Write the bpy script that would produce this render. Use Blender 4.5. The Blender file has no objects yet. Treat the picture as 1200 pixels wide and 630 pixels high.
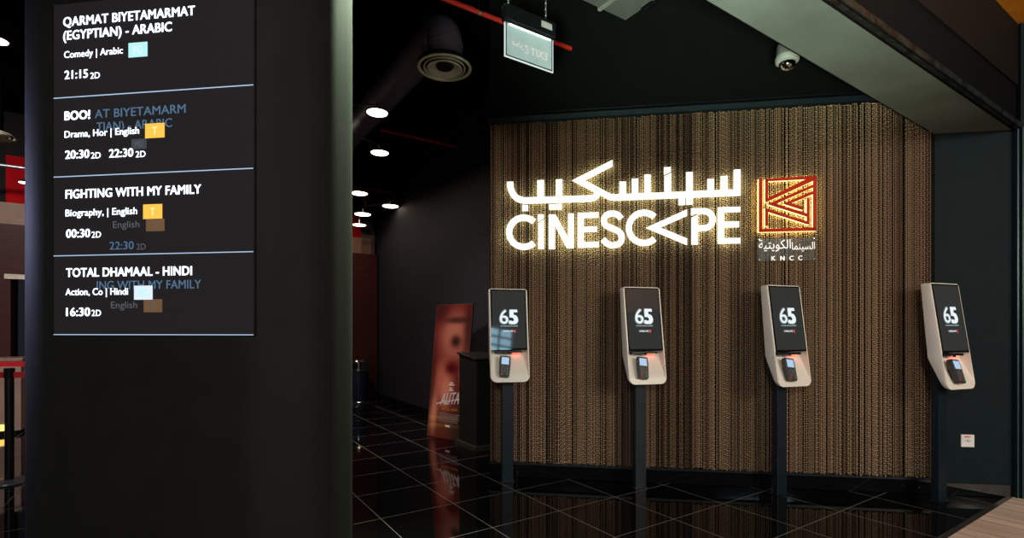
import bpy, bmesh, math, random
from mathutils import Vector, Matrix
random.seed(7)
C = bpy.context.collection
F, CX, HY, H = 597.0, 600.0, 387.0, 1.39      # focal length in px, principal x, horizon y (1200x630 frame), eye height

# ------------------------------------------------------------------ geometry helpers
def ground(px, py):
    d = F*H/(py-HY); return Vector(((px-CX)/F*d, d, 0.0))
def at(px, py, d):
    return Vector(((px-CX)/F*d, d, H+(HY-py)/F*d))
def plane_hit(px, py, p0, n):
    r = Vector(((px-CX)/F, 1.0, (HY-py)/F)); o = Vector((0, 0, H))
    t = (Vector(p0)-o).dot(n)/r.dot(n); return o+r*t
DA = Vector((-0.5499, 0.8353, 0)); DB = Vector((0.8343, 0.5513, 0))    # floor grid directions

# ------------------------------------------------------------------ materials
MATS = {}
def mat(name, col, rough=0.5, metal=0.0, emit=None, es=0.0, var=0.12, vscale=8.0, bump=0.0, bscale=60.0, coat=0.0, spec=0.5, alpha=1.0, trans=0.0):
    if name in MATS: return MATS[name]
    m = bpy.data.materials.new(name); m.use_nodes = True
    nt = m.node_tree; b = nt.nodes['Principled BSDF']
    tc = nt.nodes.new('ShaderNodeTexCoord'); nz = nt.nodes.new('ShaderNodeTexNoise')
    nz.inputs['Scale'].default_value = vscale; nz.inputs['Detail'].default_value = 3
    nt.links.new(tc.outputs['Object'], nz.inputs['Vector'])
    cr = nt.nodes.new('ShaderNodeValToRGB')
    cr.color_ramp.elements[0].color = tuple(c*(1-var) for c in col)+(1,)
    cr.color_ramp.elements[1].color = tuple(min(1, c*(1+var)) for c in col)+(1,)
    cr.color_ramp.elements[0].position = .3; cr.color_ramp.elements[1].position = .7
    nt.links.new(nz.outputs['Fac'], cr.inputs['Fac'])
    nt.links.new(cr.outputs['Color'], b.inputs['Base Color'])
    b.inputs['Roughness'].default_value = rough; b.inputs['Metallic'].default_value = metal
    b.inputs['Specular IOR Level'].default_value = spec
    b.inputs['Coat Weight'].default_value = coat; b.inputs['Coat Roughness'].default_value = .04
    b.inputs['Alpha'].default_value = alpha; b.inputs['Transmission Weight'].default_value = trans
    if emit:
        b.inputs['Emission Color'].default_value = tuple(emit)+(1,); b.inputs['Emission Strength'].default_value = es
    if bump:
        n2 = nt.nodes.new('ShaderNodeTexNoise'); n2.inputs['Scale'].default_value = bscale
        nt.links.new(tc.outputs['Object'], n2.inputs['Vector'])
        bp = nt.nodes.new('ShaderNodeBump'); bp.inputs['Strength'].default_value = bump; bp.inputs['Distance'].default_value = .01
        nt.links.new(n2.outputs['Fac'], bp.inputs['Height']); nt.links.new(bp.outputs['Normal'], b.inputs['Normal'])
    MATS[name] = m; return m

def tile_mat():
    m = bpy.data.materials.new('black_polished_tile'); m.use_nodes = True; nt = m.node_tree; N = nt.nodes; L = nt.links
    b = N['Principled BSDF']; geo = N.new('ShaderNodeNewGeometry')
    mp = N.new('ShaderNodeMapping'); mp.vector_type = 'TEXTURE'
    o = ground(655, 598.3)
    mp.inputs['Location'].default_value = (o.x, o.y, 0); mp.inputs['Rotation'].default_value = (0, 0, math.atan2(DB.y, DB.x))
    L.new(geo.outputs['Position'], mp.inputs['Vector'])
    br = N.new('ShaderNodeTexBrick'); br.offset = 0; br.squash = 1
    br.inputs['Scale'].default_value = 1.0; br.inputs['Brick Width'].default_value = .6; br.inputs['Row Height'].default_value = .6
    br.inputs['Mortar Size'].default_value = .0022; br.inputs['Mortar Smooth'].default_value = 0.0
    br.inputs['Color1'].default_value = (.0022, .0022, .0024, 1); br.inputs['Color2'].default_value = (.0038, .0036, .0036, 1)
    br.inputs['Mortar'].default_value = (.26, .24, .21, 1)
    L.new(mp.outputs['Vector'], br.inputs['Vector'])
    L.new(br.outputs['Color'], b.inputs['Base Color'])
    mr = N.new('ShaderNodeMapRange'); mr.inputs['To Min'].default_value = .045; mr.inputs['To Max'].default_value = .6
    L.new(br.outputs['Fac'], mr.inputs['Value']); L.new(mr.outputs['Result'], b.inputs['Roughness'])
    nz = N.new('ShaderNodeTexNoise'); nz.inputs['Scale'].default_value = 3.5; L.new(geo.outputs['Position'], nz.inputs['Vector'])
    bp = N.new('ShaderNodeBump'); bp.inputs['Strength'].default_value = .05; bp.inputs['Distance'].default_value = .01
    L.new(nz.outputs['Fac'], bp.inputs['Height']); L.new(bp.outputs['Normal'], b.inputs['Normal'])
    return m

def plank_mat(name, c1, c2, w, l, ang, mortar=(.03, .02, .015), rough=.45, sx=1.0):
    m = bpy.data.materials.new(name); m.use_nodes = True; nt = m.node_tree; N = nt.nodes; L = nt.links
    b = N['Principled BSDF']; geo = N.new('ShaderNodeNewGeometry')
    mp = N.new('ShaderNodeMapping'); mp.vector_type = 'TEXTURE'; mp.inputs['Rotation'].default_value = ang
    L.new(geo.outputs['Position'], mp.inputs['Vector'])
    br = N.new('ShaderNodeTexBrick'); br.offset = .37; br.inputs['Scale'].default_value = 1
    br.inputs['Brick Width'].default_value = l; br.inputs['Row Height'].default_value = w; br.inputs['Mortar Size'].default_value = .002
    br.inputs['Color1'].default_value = c1+(1,); br.inputs['Color2'].default_value = c2+(1,); br.inputs['Mortar'].default_value = mortar+(1,)
    L.new(mp.outputs['Vector'], br.inputs['Vector'])
    sc = N.new('ShaderNodeMapping'); sc.inputs['Scale'].default_value = (2, 60, 60); L.new(mp.outputs['Vector'], sc.inputs['Vector'])
    nz = N.new('ShaderNodeTexNoise'); nz.inputs['Scale'].default_value = 1.0; nz.inputs['Detail'].default_value = 4
    L.new(sc.outputs['Vector'], nz.inputs['Vector'])
    mx = N.new('ShaderNodeMix'); mx.data_type = 'RGBA'; mx.blend_type = 'MULTIPLY'; mx.inputs[0].default_value = .75; b.inputs['Specular IOR Level'].default_value = .15
    cr = N.new('ShaderNodeValToRGB'); cr.color_ramp.elements[0].position = .3; cr.color_ramp.elements[0].color = (.4, .4, .4, 1)
    cr.color_ramp.elements[1].position = .65
    L.new(nz.outputs['Fac'], cr.inputs['Fac']); L.new(br.outputs['Color'], mx.inputs[6]); L.new(cr.outputs['Color'], mx.inputs[7])
    L.new(mx.outputs[2], b.inputs['Base Color']); b.inputs['Roughness'].default_value = rough
    return m

def chain_mat():
    m = bpy.data.materials.new('anodised_chain'); m.use_nodes = True; nt = m.node_tree; N = nt.nodes; L = nt.links
    b = N['Principled BSDF']; at_ = N.new('ShaderNodeAttribute'); at_.attribute_name = 'strand'
    cr = N.new('ShaderNodeValToRGB'); e = cr.color_ramp.elements
    e[0].color = (.07, .042, .026, 1); e[1].color = (.58, .35, .20, 1)
    for p, c in ((.25, (.20, .117, .070)), (.5, (.38, .245, .145)), (.75, (.34, .245, .145))):
        k = e.new(p); k.color = c+(1,)
    L.new(at_.outputs['Fac'], cr.inputs['Fac']); L.new(cr.outputs['Color'], b.inputs['Base Color'])
    nz = N.new('ShaderNodeTexNoise'); nz.inputs['Scale'].default_value = 12
    mr = N.new('ShaderNodeMapRange'); mr.inputs['To Min'].default_value = .38; mr.inputs['To Max'].default_value = .52
    L.new(nz.outputs['Fac'], mr.inputs['Value']); L.new(mr.outputs['Result'], b.inputs['Roughness'])
    b.inputs['Metallic'].default_value = .55
    return m

def vcol_mat(name, rough=.25, coat=.3):
    m = bpy.data.materials.new(name); m.use_nodes = True; nt = m.node_tree; b = nt.nodes['Principled BSDF']
    a = nt.nodes.new('ShaderNodeAttribute'); a.attribute_name = 'print'
    nt.links.new(a.outputs['Color'], b.inputs['Base Color']); b.inputs['Roughness'].default_value = rough; b.inputs['Coat Weight'].default_value = coat
    return m

def emis(name, col, s):
    return mat(name, (.02, .02, .02), .5, emit=col, es=s, var=.05)

# ------------------------------------------------------------------ object helpers
def link(name, verts, faces, m=None, parent=None, M=None, smooth=False, bevel=0.0, bseg=2):
    me = bpy.data.meshes.new(name); me.from_pydata([tuple(v) for v in verts], [], faces); me.update()
    return fin(name, me, m, parent, M, smooth, bevel, bseg)
def fin(name, me, m=None, parent=None, M=None, smooth=False, bevel=0.0, bseg=2):
    bm = bmesh.new(); bm.from_mesh(me); bmesh.ops.recalc_face_normals(bm, faces=bm.faces)
    if bevel:
        es = [e for e in bm.edges if len(e.link_faces) == 2 and e.calc_face_angle(0) > .6]
        bmesh.ops.bevel(bm, geom=es, offset=bevel, segments=bseg, affect='EDGES', profile=.6, clamp_overlap=True)
    if smooth:
        for f in bm.faces: f.smooth = True
        for e in bm.edges:
            if len(e.link_faces) == 2 and e.calc_face_angle(0) > .65: e.smooth = False
    bm.to_mesh(me); bm.free()
    o = bpy.data.objects.new(name, me); C.objects.link(o)
    if m: me.materials.append(m)
    if M is not None: o.matrix_local = M
    if parent: o.parent = parent
    return o
class MB:
    def __init__(s): s.v = []; s.f = []
    def add(s, vs, fs):
        n = len(s.v); s.v += [tuple(v) for v in vs]; s.f += [tuple(i+n for i in f) for f in fs]; return s
    def box(s, x0, x1, y0, y1, z0, z1):
        vs = [(x, y, z) for z in (z0, z1) for y in (y0, y1) for x in (x0, x1)]
        return s.add(vs, [(0, 2, 3, 1), (4, 5, 7, 6), (0, 1, 5, 4), (2, 6, 7, 3), (0, 4, 6, 2), (1, 3, 7, 5)])
    def hull8(s, bot, top):
        n = len(bot)
        return s.add(list(bot)+list(top), [tuple(range(n-1, -1, -1)), tuple(range(n, 2*n))]+[(i, (i+1) % n, n+(i+1) % n, n+i) for i in range(n)])
    def prism(s, pts, y0, y1):            # polygon in local x,z extruded along y
        return s.hull8([(p[0], y0, p[1]) for p in pts], [(p[0], y1, p[1]) for p in pts])
    def zprism(s, pts, z0, z1):
        return s.hull8([(p[0], p[1], z0) for p in pts], [(p[0], p[1], z1) for p in pts])
    def tube(s, path, r, n=10, closed=False, cap=True):
        P = [Vector(p) for p in path]; rs = r if isinstance(r, (list, tuple)) else [r]*len(P)
        rings = []; prev = None
        for i, p in enumerate(P):
            if closed: t = P[(i+1) % len(P)]-P[i-1]
            else: t = (P[min(i+1, len(P)-1)]-P[max(i-1, 0)])
            t.normalize()
            if prev is None:
                a = Vector((0, 0, 1)) if abs(t.z) < .9 else Vector((1, 0, 0)); u = t.cross(a).normalized()
            else: u = (prev-t*prev.dot(t)).normalized()
            prev = u; w = t.cross(u)
            rings.append([p+(u*math.cos(2*math.pi*k/n)+w*math.sin(2*math.pi*k/n))*rs[i] for k in range(n)])
        vs = [v for R in rings for v in R]; fs = []
        m = len(P); last = m if closed else m-1
        for i in range(last):
            j = (i+1) % m
            fs += [(i*n+k, i*n+(k+1) % n, j*n+(k+1) % n, j*n+k) for k in range(n)]
        if cap and not closed: fs += [tuple(range(n-1, -1, -1)), tuple((m-1)*n+k for k in range(n))]
        return s.add(vs, fs)
    def lathe(s, prof, n=32, c=(0, 0, 0), closed=False):    # prof: (r,z)
        vs = []; fs = []
        for r, z in prof:
            vs += [(c[0]+max(r, 1e-5)*math.cos(2*math.pi*k/n), c[1]+max(r, 1e-5)*math.sin(2*math.pi*k/n), c[2]+z) for k in range(n)]
        m = len(prof)
        for i in range(m if closed else m-1):
            j = (i+1) % m
            fs += [(i*n+k, i*n+(k+1) % n, j*n+(k+1) % n, j*n+k) for k in range(n)]
        if not closed:
            fs += [tuple(range(n-1, -1, -1)), tuple((m-1)*n+k for k in range(n))]
        return s.add(vs, fs)
    def build(s, name, m, parent=None, M=None, smooth=False, bevel=0.0, bseg=2):
        return link(name, s.v, s.f, m, parent, M, smooth, bevel, bseg)
def tag(o, label=None, cat=None, group=None, kind=None):
    if label: o['label'] = label
    if cat: o['category'] = cat
    if group: o['group'] = group
    if kind: o['kind'] = kind
    return o
def thing(name, label, cat, loc=(0, 0, 0), rz=0.0, group=None):
    o = bpy.data.objects.new(name, None); C.objects.link(o); o.location = loc; o.rotation_euler = (0, 0, rz)
    o.empty_display_size = .1
    return tag(o, label, cat, group)
def struct(o): o['kind'] = 'structure'; return o
def copy_tree(o, parent=None):
    c = o.copy(); C.objects.link(c); c.parent = parent
    for ch in list(o.children): copy_tree(ch, c)
    return c
def text_mesh(body, bold=0.0, spacing=1.0):
    cu = bpy.data.curves.new('t', 'FONT'); cu.body = body; cu.resolution_u = 4; cu.space_character = spacing+bold*1.2; cu.size = 1
    o = bpy.data.objects.new('t', cu); C.objects.link(o); bpy.context.view_layer.update()
    me = bpy.data.meshes.new_from_object(o.evaluated_get(bpy.context.evaluated_depsgraph_get()))
    bpy.data.objects.remove(o); bpy.data.curves.remove(cu); me.materials.clear()
    if bold > .001:      # heavier weight: the glyph outlines repeated a little to both sides
        v0 = [v.co.copy() for v in me.vertices]; f0 = [tuple(p.vertices) for p in me.polygons]
        vs = []; fs = []; k = max(2, int(bold*2/.016)+1)
        for i in range(k):
            dx = -bold+2*bold*i/(k-1); dy = bold*.35*(1 if i % 2 else -1)
            fs += [tuple(a+len(vs) for a in f) for f in f0]; vs += [(v.x+dx, v.y+dy, 0) for v in v0]
        me = bpy.data.meshes.new('t'); me.from_pydata(vs, [], fs); me.update()
    return me
def fit_text(name, body, x0, z0, w, cap, m, parent, y=0.0, bold=.02, depth=0.0, shear=0.0, slope=0.0, M=None, mirror=False, full=False):
    """text standing in local x,z; cap height and width as given"""
    me = text_mesh(body, bold)
    xs = [v.co.x for v in me.vertices]; ys = [v.co.y for v in me.vertices]
    a, b_ = min(xs), max(xs); k = w/(b_-a)
    base = min(ys) if full else 0.0; kz = cap/(max(ys)-min(ys)) if full else cap/.727
    for v in me.vertices:
        X = (v.co.x-a)*k; Z = (v.co.y-base)*kz
        if mirror: X = w-X
        v.co = (x0+X+shear*Z, y, z0+Z+slope*X)
    if depth:
        bm = bmesh.new(); bm.from_mesh(me)
        r = bmesh.ops.extrude_face_region(bm, geom=bm.faces[:])
        for v in [g for g in r['geom'] if isinstance(g, bmesh.types.BMVert)]: v.co.y += depth
        bm.to_mesh(me); bm.free()
    o = bpy.data.objects.new(name, me); C.objects.link(o); me.materials.append(m)
    if M is not None: o.matrix_local = M
    if parent: o.parent = parent
    return o
def stroke(pts, w):
    """outline polygon of a polyline of width w with mitred joints"""
    P = [Vector((p[0], p[1])) for p in pts]; L = []; R = []
    for i, p in enumerate(P):
        d0 = (P[i]-P[i-1]).normalized() if i else None; d1 = (P[i+1]-P[i]).normalized() if i < len(P)-1 else None
        if d0 is None: d0 = d1
        if d1 is None: d1 = d0
        n0 = Vector((-d0.y, d0.x)); n1 = Vector((-d1.y, d1.x)); n = (n0+n1).normalized()
        k = min(1/max(n.dot(n0), .2), 3)*w/2
        L.append(p+n*k); R.append(p-n*k)
    return L, R
def arc(cx, cy, r, a0, a1, n=24):
    return [(cx+r*math.cos(math.radians(a0+(a1-a0)*i/n)), cy-r*math.sin(math.radians(a0+(a1-a0)*i/n))) for i in range(n+1)]
def smoothpts(P, n=6):
    out = []; P = [Vector(p) for p in P]
    for i in range(len(P)-1):
        p0 = P[max(i-1, 0)]; p1 = P[i]; p2 = P[i+1]; p3 = P[min(i+2, len(P)-1)]
        for k in range(n):
            t = k/n; out.append(.5*((2*p1)+(p2-p0)*t+(2*p0-5*p1+4*p2-p3)*t*t+(3*p1-p0-3*p2+p3)*t**3))
    out.append(P[-1]); return [tuple(p) for p in out]

# ------------------------------------------------------------------ palette
black = mat('matt_black_paint', (.005, .0055, .006), .7, spec=.2)
ceilm = mat('black_ceiling_paint', (.0016, .0018, .0024), .9, spec=.05)
blackmetal = mat('black_powder_coat', (.006, .008, .010), .4, spec=.3)
navy = mat('dark_slate_plaster', (.019, .020, .026), .7, spec=.15, bump=.05, bscale=25)
teal = mat('dark_teal_paint', (.0056, .0120, .0150), .7, spec=.12, bump=.03, bscale=30)
fascia = mat('dark_fascia_paint', (.0045, .0055, .0045), .8, spec=.05)
colm = mat('graphite_column_paint', (.0095, .0095, .0090), .6, bump=.03, bscale=40, spec=.08)
beamm = mat('grey_plaster_soffit', (.105, .125, .108), .75, var=.18, vscale=2.5, bump=.06, bscale=12)
blackgloss = mat('black_gloss_tile', (.004, .0045, .005), .06)
white = mat('white_kiosk_shell', (.80, .745, .66), .32, var=.03)
glassblk = mat('black_screen_glass', (.006, .006, .006), .035, coat=0.5)
chrome = mat('polished_chrome', (.75, .75, .72), .12, metal=1.0)
steel = mat('brushed_steel', (.42, .43, .40), .3, metal=1.0)
redpipe = mat('red_pipe_paint', (.55, .028, .018), .35)
mahog_ = mat('mahogany_veneer', (.050, .014, .012), .45, vscale=3)
oak = mat('light_timber_veneer', (.22, .115, .075), .5)
redpaint = mat('red_wall_panel', (.42, .006, .010), .8, spec=.05)
duct = mat('dark_painted_duct', (.13, .12, .19), .45)
W_ = (1, 1, .93)
sign_face = emis('sign_white_acrylic', (1.0, 1.0, .88), 1.25)
sign_back = emis('sign_back_glow', (.90, 1.0, .60), 7.0)
halo_back = emis('emblem_back_glow', (1.0, .78, .24), 16.0)
halo_y = emis('warm_halo_led', (1.0, .86, .42), 1.7)
redface = mat('red_logo_face', (.42, .020, .006), .6, spec=.08, emit=(.6, .03, .01), es=.14)
lampface = emis('lamp_disc_diffuser', (1.0, .78, .58), 9.0)
led_w = emis('led_white_text', (.80, .88, 1.0), 2.6)
led_line = emis('led_rule', (.45, .60, .85), 1.0)
led_ghost = emis('led_fading_blue_text', (.10, .20, .34), .75)
led_ghost2 = emis('led_fading_grey_text', (.17, .18, .22), .55)
led_cyan = emis('led_pale_cyan_badge', (.45, .85, .85), 1.1)
led_yel = emis('led_amber_badge', (1.0, .50, .06), 1.2)
led_yel2 = emis('led_pale_yellow_mark', (1.0, .75, .35), 1.3)
led_wbadge = emis('led_white_badge', (.70, .82, .90), 1.1)
led_brown = emis('led_fading_brown_badge', (.26, .13, .055), .55)
led_dim = emis('led_fading_slate_badge', (.06, .08, .10), .6)
led_bg = mat('led_panel_surface', (.010, .010, .011), .8, spec=.05, emit=(.060, .050, .058), es=.16, vscale=400, var=.3)

# ================================================================== SETTING
# ---- floor
fl = MB().add([(-13, -7, 0), (9, -7, 0), (9, 15, 0), (-13, 15, 0)], [(0, 1, 2, 3)]).build('floor', tile_mat()); struct(fl)
g1, g2 = ground(1110, 630), ground(1188, 581)
g0 = g1-DB*7.5; perp = Vector((DB.y, -DB.x, 0))
wf = MB().zprism([g0, g2+DB*.05, g2+DB*.05+perp*9, g0+perp*9], .0005, .008).build('floor', plank_mat('light_oak_planks', (.70, .52, .40), (.86, .68, .54), .14, 1.3, (0, 0, math.atan2(DA.y, DA.x)))); struct(wf)
tr = MB().zprism([g0-perp*.02, g2-perp*.02, g2+perp*.012, g0+perp*.012], .0, .010).build('trim_1', mat('floor_edge_strip', (.03, .028, .025), .4)); struct(tr)

# ---- curtain wall frame (local x runs along the wall, local -y faces the room)
W0 = Vector((-.213, 4.88, 0)); wdir = (Vector((3.53, 4.335, 0))-W0).normalized(); wn = Vector((wdir.y, -wdir.x, 0))
WR = math.atan2(wdir.y, wdir.x); WM = Matrix.Translation(W0) @ Matrix.Rotation(WR, 4, 'Z')
def wpt(px, py, out=0.0):      # px -> (u,z) on plane `out` in front of that wall
    p = plane_hit(px, py, W0+wn*out, wn); return ((p-W0).dot(wdir), p.z)
U1 = wpt(1091, 400, .0)[0]; UE = wpt(1187, 400, 0)[0]
wb = MB().box(0, U1+.03, 0, .28, 0, 4.6).build('wall_back', fascia, None, WM); struct(wb)
wr = MB().box(U1+.03, UE, 0, .28, 0, 4.6).build('wall_right', teal, None, WM); struct(wr)
# skirting tiles under the curtain and on the right wall
def skirting(name, u0, u1, h, M, step=.6, off=0.0):
    mb = MB(); u = u0
    while u < u1-.01:
        e = min(u+step, u1); mb.box(u+.0015, e-.0015, -.014-off, -.0005-off, 0.004, h); u = e
    o = mb.build(name, blackgloss, None, M, bevel=.001, bseg=1); return struct(o)
skirting('baseboard_back', 0, U1+.03, .125, WM)
skirting('baseboard_right', U1+.03, UE, .105, WM, .56)
# ledge line between skirting and curtain
ld = MB().box(0, U1+.03, -.05, 0, .127, .150).build('trim_2', blackmetal, None, WM); struct(ld)

# ---- side wall of the corridor (direction A)
cA = ground(440, 466)
AR = math.atan2(-DA.y, -DA.x); AM = Matrix.Translation(cA) @ Matrix.Rotation(AR, 4, 'Z')
# local x runs towards the viewer, local +y points away from the corridor (behind the wall)
sw = MB().box(0, 6.25, 0, .2, 0, 4.6).build('wall_side', navy, None, AM); struct(sw)
mb = MB()
for k in range(11): mb.box(k*.6+.0015, min((k+1)*.6, 6.2)-.0015, -.014, -.0005, .004, .11)
struct(mb.build('baseboard_side', blackgloss, None, AM, bevel=.001, bseg=1))

# ---- far wall (direction B) : local x from the corridor corner to the left
BR = math.atan2(-DB.y, -DB.x); BM = Matrix.Translation(cA) @ Matrix.Rotation(BR, 4, 'Z')     # local +y = towards the room? (checked below)
# with this rotation local +y points to (+DB.y,-DB.x) i.e. towards the viewer
def bu(px):   # px -> distance along far wall
    n = Vector((DB.y, -DB.x, 0)); p = plane_hit(px, 400, cA, n); return (p-cA).dot(-DB)
dl, dr = bu(17), bu(40)
dl, dr = max(dl, dr), min(dl, dr)
far = MB().box(-.2, 10.5, -.2, 0, 3.25, 4.6).box(-.2, 10.5, -.2, 0, 0, .001)
far.box(-.2, dr, -.2, 0, 0, 3.25).box(dl, 10.5, -.2, 0, 0, 3.25).box(dr, dl, -.2, 0, 2.15, 3.25)
struct(far.build('wall_far', black, None, BM))
u_c = bu(438)
lo = MB().box(u_c, dr, .002, .22, 0, 2.92).box(dl, 10.5, .002, .22, 0, 2.92).box(dr, dl, .002, .22, 2.2, 2.92)
struct(lo.build('trim_3', plank_mat('mahogany_panelling', (.050, .014, .012), (.062, .018, .014), 9, .62, (math.pi/2, 0, BR), mortar=(.010, .004, .004)), None, BM))
band = MB().box(bu(433), 10.5, .002, .10, 2.925, 3.25); struct(band.build('trim_4', oak, None, BM))
struct(MB().box(dr-.06, dl+.06, .225, .25, 2.13, 2.2).build('trim_5', mat('pale_door_head', (.55, .50, .42), .5), None, BM))
r1 = MB().box(bu(428), bu(398), .002, .05, 3.26, 3.72); struct(r1.build('trim_6', redpaint, None, BM))
r2 = MB().box(bu(60), bu(8), .002, .05, 3.26, 3.95); struct(r2.build('trim_7', redpaint, None, BM))
# pillar edge between far wall and side wall
struct(MB().box(.05, .32, .0, .10, 0, 3.4).build('trim_8', mat('taupe_corner_panel', (.060, .040, .036), .6), None, BM))
# dark passage behind the doorway
struct(MB().box(dr-.1, dl+.1, -2.2, -2.1, 0, 2.4).build('wall_passage', black, None, BM))

# ---- ceiling
edgeL = [plane_hit(px, py, (0, 0, 3.06), Vector((0, 0, 1))) for px, py in ((828, 0), (1092, 155))]
edgeR = [plane_hit(px, py, (0, 0, 3.06), Vector((0, 0, 1))) for px, py in ((962, 0), (1187, 153))]
dL = (edgeL[1]-edgeL[0]).normalized(); dR = (edgeR[1]-edgeR[0]).normalized()
L0 = edgeL[0]-dL*5.0; R0 = edgeR[0]-dR*5.0; L1 = edgeL[1]+dL*.12; R1 = edgeR[1]+dR*.02
Rn = edgeR[0]-dR*9.5; Rf = edgeR[1]+dR*4
cl = MB().zprism([(Rn.x, Rn.y), (Rf.x, Rf.y), (Rf.x, 15), (-13, 15), (-13, Rn.y)], 4.6, 4.7).build('ceiling', ceilm); struct(cl)
# deep beam across the opening
bmz = 3.06
beam = MB().hull8([(p.x, p.y, bmz) for p in (L0, L1, R1, R0)], [(p.x, p.y, 4.595) for p in (L0, L1, R1, R0)])
bo = beam.build('ceiling_beam', beamm); struct(bo)
# black cladding of the beam's left and right faces
nR = Vector((dR.y, -dR.x, 0))
def slab(name, a, b, z0, z1, nrm, t, m):
    o_ = MB().hull8([(p.x, p.y, z0) for p in (a, b, b+nrm*t, a+nrm*t)], [(p.x, p.y, z1) for p in (a, b, b+nrm*t, a+nrm*t)]).build(name, m); return struct(o_)
nL = Vector((-dL.y, dL.x, 0))
slab('trim_9', L0, L1, bmz+.002, 4.59, nL, .01, ceilm)
fas_lo = mat('black_shutter_box', (.0028, .003, .0036), .7, spec=.08)
fas_hi = mat('dark_brown_fascia', (.0095, .0070, .0062), .7, spec=.08)
slab('trim_10', R0, R1, bmz+.0, 3.42, nR, .02, fas_lo)
slab('trim_11', R0, R1, 3.42, 3.93, nR, .035, fas_hi)
# shutter guide channel under the beam edge
ch = MB()
a, b_ = R0, R1
for o1, o2, z0, z1 in ((.022, .030, 3.055, 3.085), (.055, .063, 3.055, 3.085), (.022, .063, 3.085, 3.095), (.036, .046, 3.05, 3.056)):
    ch.hull8([(p.x, p.y, z0) for p in (a+nR*o1, b_+nR*o1, b_+nR*o2, a+nR*o2)], [(p.x, p.y, z1) for p in (a+nR*o1, b_+nR*o1, b_+nR*o2, a+nR*o2)])
struct(ch.build('trim_12', mat('scuffed_dark_aluminium', (.05, .055, .055), .35, metal=.8, var=.8, vscale=14)))
# orange soffit of the concourse beyond the beam
Ro = edgeR[0]+dR*-.2
struct(MB().hull8([(p.x, p.y, 3.93) for p in (Ro+nR*.02, R1+nR*.02, R1+nR*6, Ro+nR*6)], [(p.x, p.y, 4.0) for p in (Ro+nR*.02, R1+nR*.02, R1+nR*6, Ro+nR*6)]).build('ceiling', mat('orange_ceiling_panel', (.46, .15, .012), .7, spec=.1)))
# wall past the shutter guide + vertical guide
jm = MB()
jm.box(UE, UE+.012, -.045, 0, 0, 3.06).box(UE+.026, UE+.036, -.06, 0, 0, 3.06).box(UE, UE+.036, -.004, .02, 0, 3.06)
struct(jm.build('trim_13', mat('teal_painted_steel', (.02, .045, .055), .35, metal=.3), None, WM))
struct(MB().box(UE+.036, UE+2.4, -.03, .25, 0, 3.95).build('wall_right', teal, None, WM))

# ---- roof window of the concourse, behind the camera (what the kiosk glass mirrors)
wm = Matrix.Translation((4.05, -7.5, 3.75)) @ Matrix.Rotation(math.radians(8), 4, 'Y')
fr = MB()
for i in range(5): fr.box(-1.0+i*.5-.022, -1.0+i*.5+.022, -.06, .06, 0, 1.6)
for j in range(6): fr.box(-1.0, 1.0, -.05, .05, j*.32-.025, j*.32+.025)
wfr = struct(fr.build('window_1', mat('dark_window_mullion', (.02, .022, .025), .4), None, wm))
MB().box(-1.0, 1.0, -.074, -.066, 0, 1.6).build('pane', emis('daylight_pane', (.42, .78, 1.0), 10.0), wfr)

# ================================================================== CHAIN CURTAIN
cu0 = wpt(574.5, 400, .06)[0]; cu1 = wpt(1090.5, 400, .06)[0]; zt, zb_ = 3.345, .157
vs = []; fs = []; sv = []
u = cu0+.004; tone = .5
while u < cu1-.003:
    if random.random() < .13: tone = random.uniform(.28, .66)
    tv = min(1, max(0, tone+random.choice((-.34, -.16, -.05, 0, .05, .12, .30))+random.uniform(-.07, .07)))
    r = random.choice((.0050, .0058, .0064, .0072)); gap = random.choice((0, 0, .0008, .0008, .0015, .002, .004, .008)); pitch = r*2.9
    y0 = -.06+random.uniform(-.006, .006); n = int((zt-zb_)/pitch); ph = random.random()
    ztop = zt-.006-random.uniform(0, pitch)
    for k in range(n):
        zc = ztop-(k+.5)*pitch; hh = pitch*.50; s_ = 1 if k % 2 else -1
        b0 = len(vs)
        # a twisted link: flat rhombic lozenge tilted alternately
        cxu = u+s_*r*.18
        vs += [(cxu, y0-r*.2+s_*.001, zc+hh*1.12), (cxu-r*1.08, y0, zc), (cxu, y0-r*.7, zc-s_*hh*.2), (cxu+r*1.08, y0, zc), (cxu, y0-r*.2-s_*.001, zc-hh*1.12)]
        fs += [(b0, b0+1, b0+2), (b0, b0+2, b0+3), (b0+4, b0+2, b0+1), (b0+4, b0+3, b0+2)]
        sv += [tv]*5
    u += 2*r*.93+gap
me = bpy.data.meshes.new('chain_curtain'); me.from_pydata(vs, [], fs)
at_ = me.attributes.new('strand', 'FLOAT', 'POINT'); at_.data.foreach_set('value', sv); me.update()
cc = bpy.data.objects.new('chain_curtain', me); C.objects.link(cc); me.materials.append(chain_mat()); cc.matrix_local = WM
tag(cc, 'floor-length curtain of brown and bronze metal chain strands covering the wall behind the kiosks', 'curtain', kind='stuff')
rail = thing('curtain_rail', 'slim black ceiling-side rail along the top edge of the chain curtain', 'rail', W0, WR)
MB().box(0.0, cu1+.02, -.085, -.002, zt+.002, zt+.040).box(0, cu1+.02, -.095, -.085, zt-.006, zt+.040).build('track', mat('dark_teal_track', (.012, .022, .028), .4), rail)
for k in range(4):
    uu = .02+k*.36; MB().box(uu, uu+.05, -.100, -.0955, zt-.028, zt-.004).build('hook_clip', blackmetal, rail)
MB().box(0.0, cu1+.03, -.03, -.002, zt+.085, zt+.10).build('upper_bar', blackmetal, rail)

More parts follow.
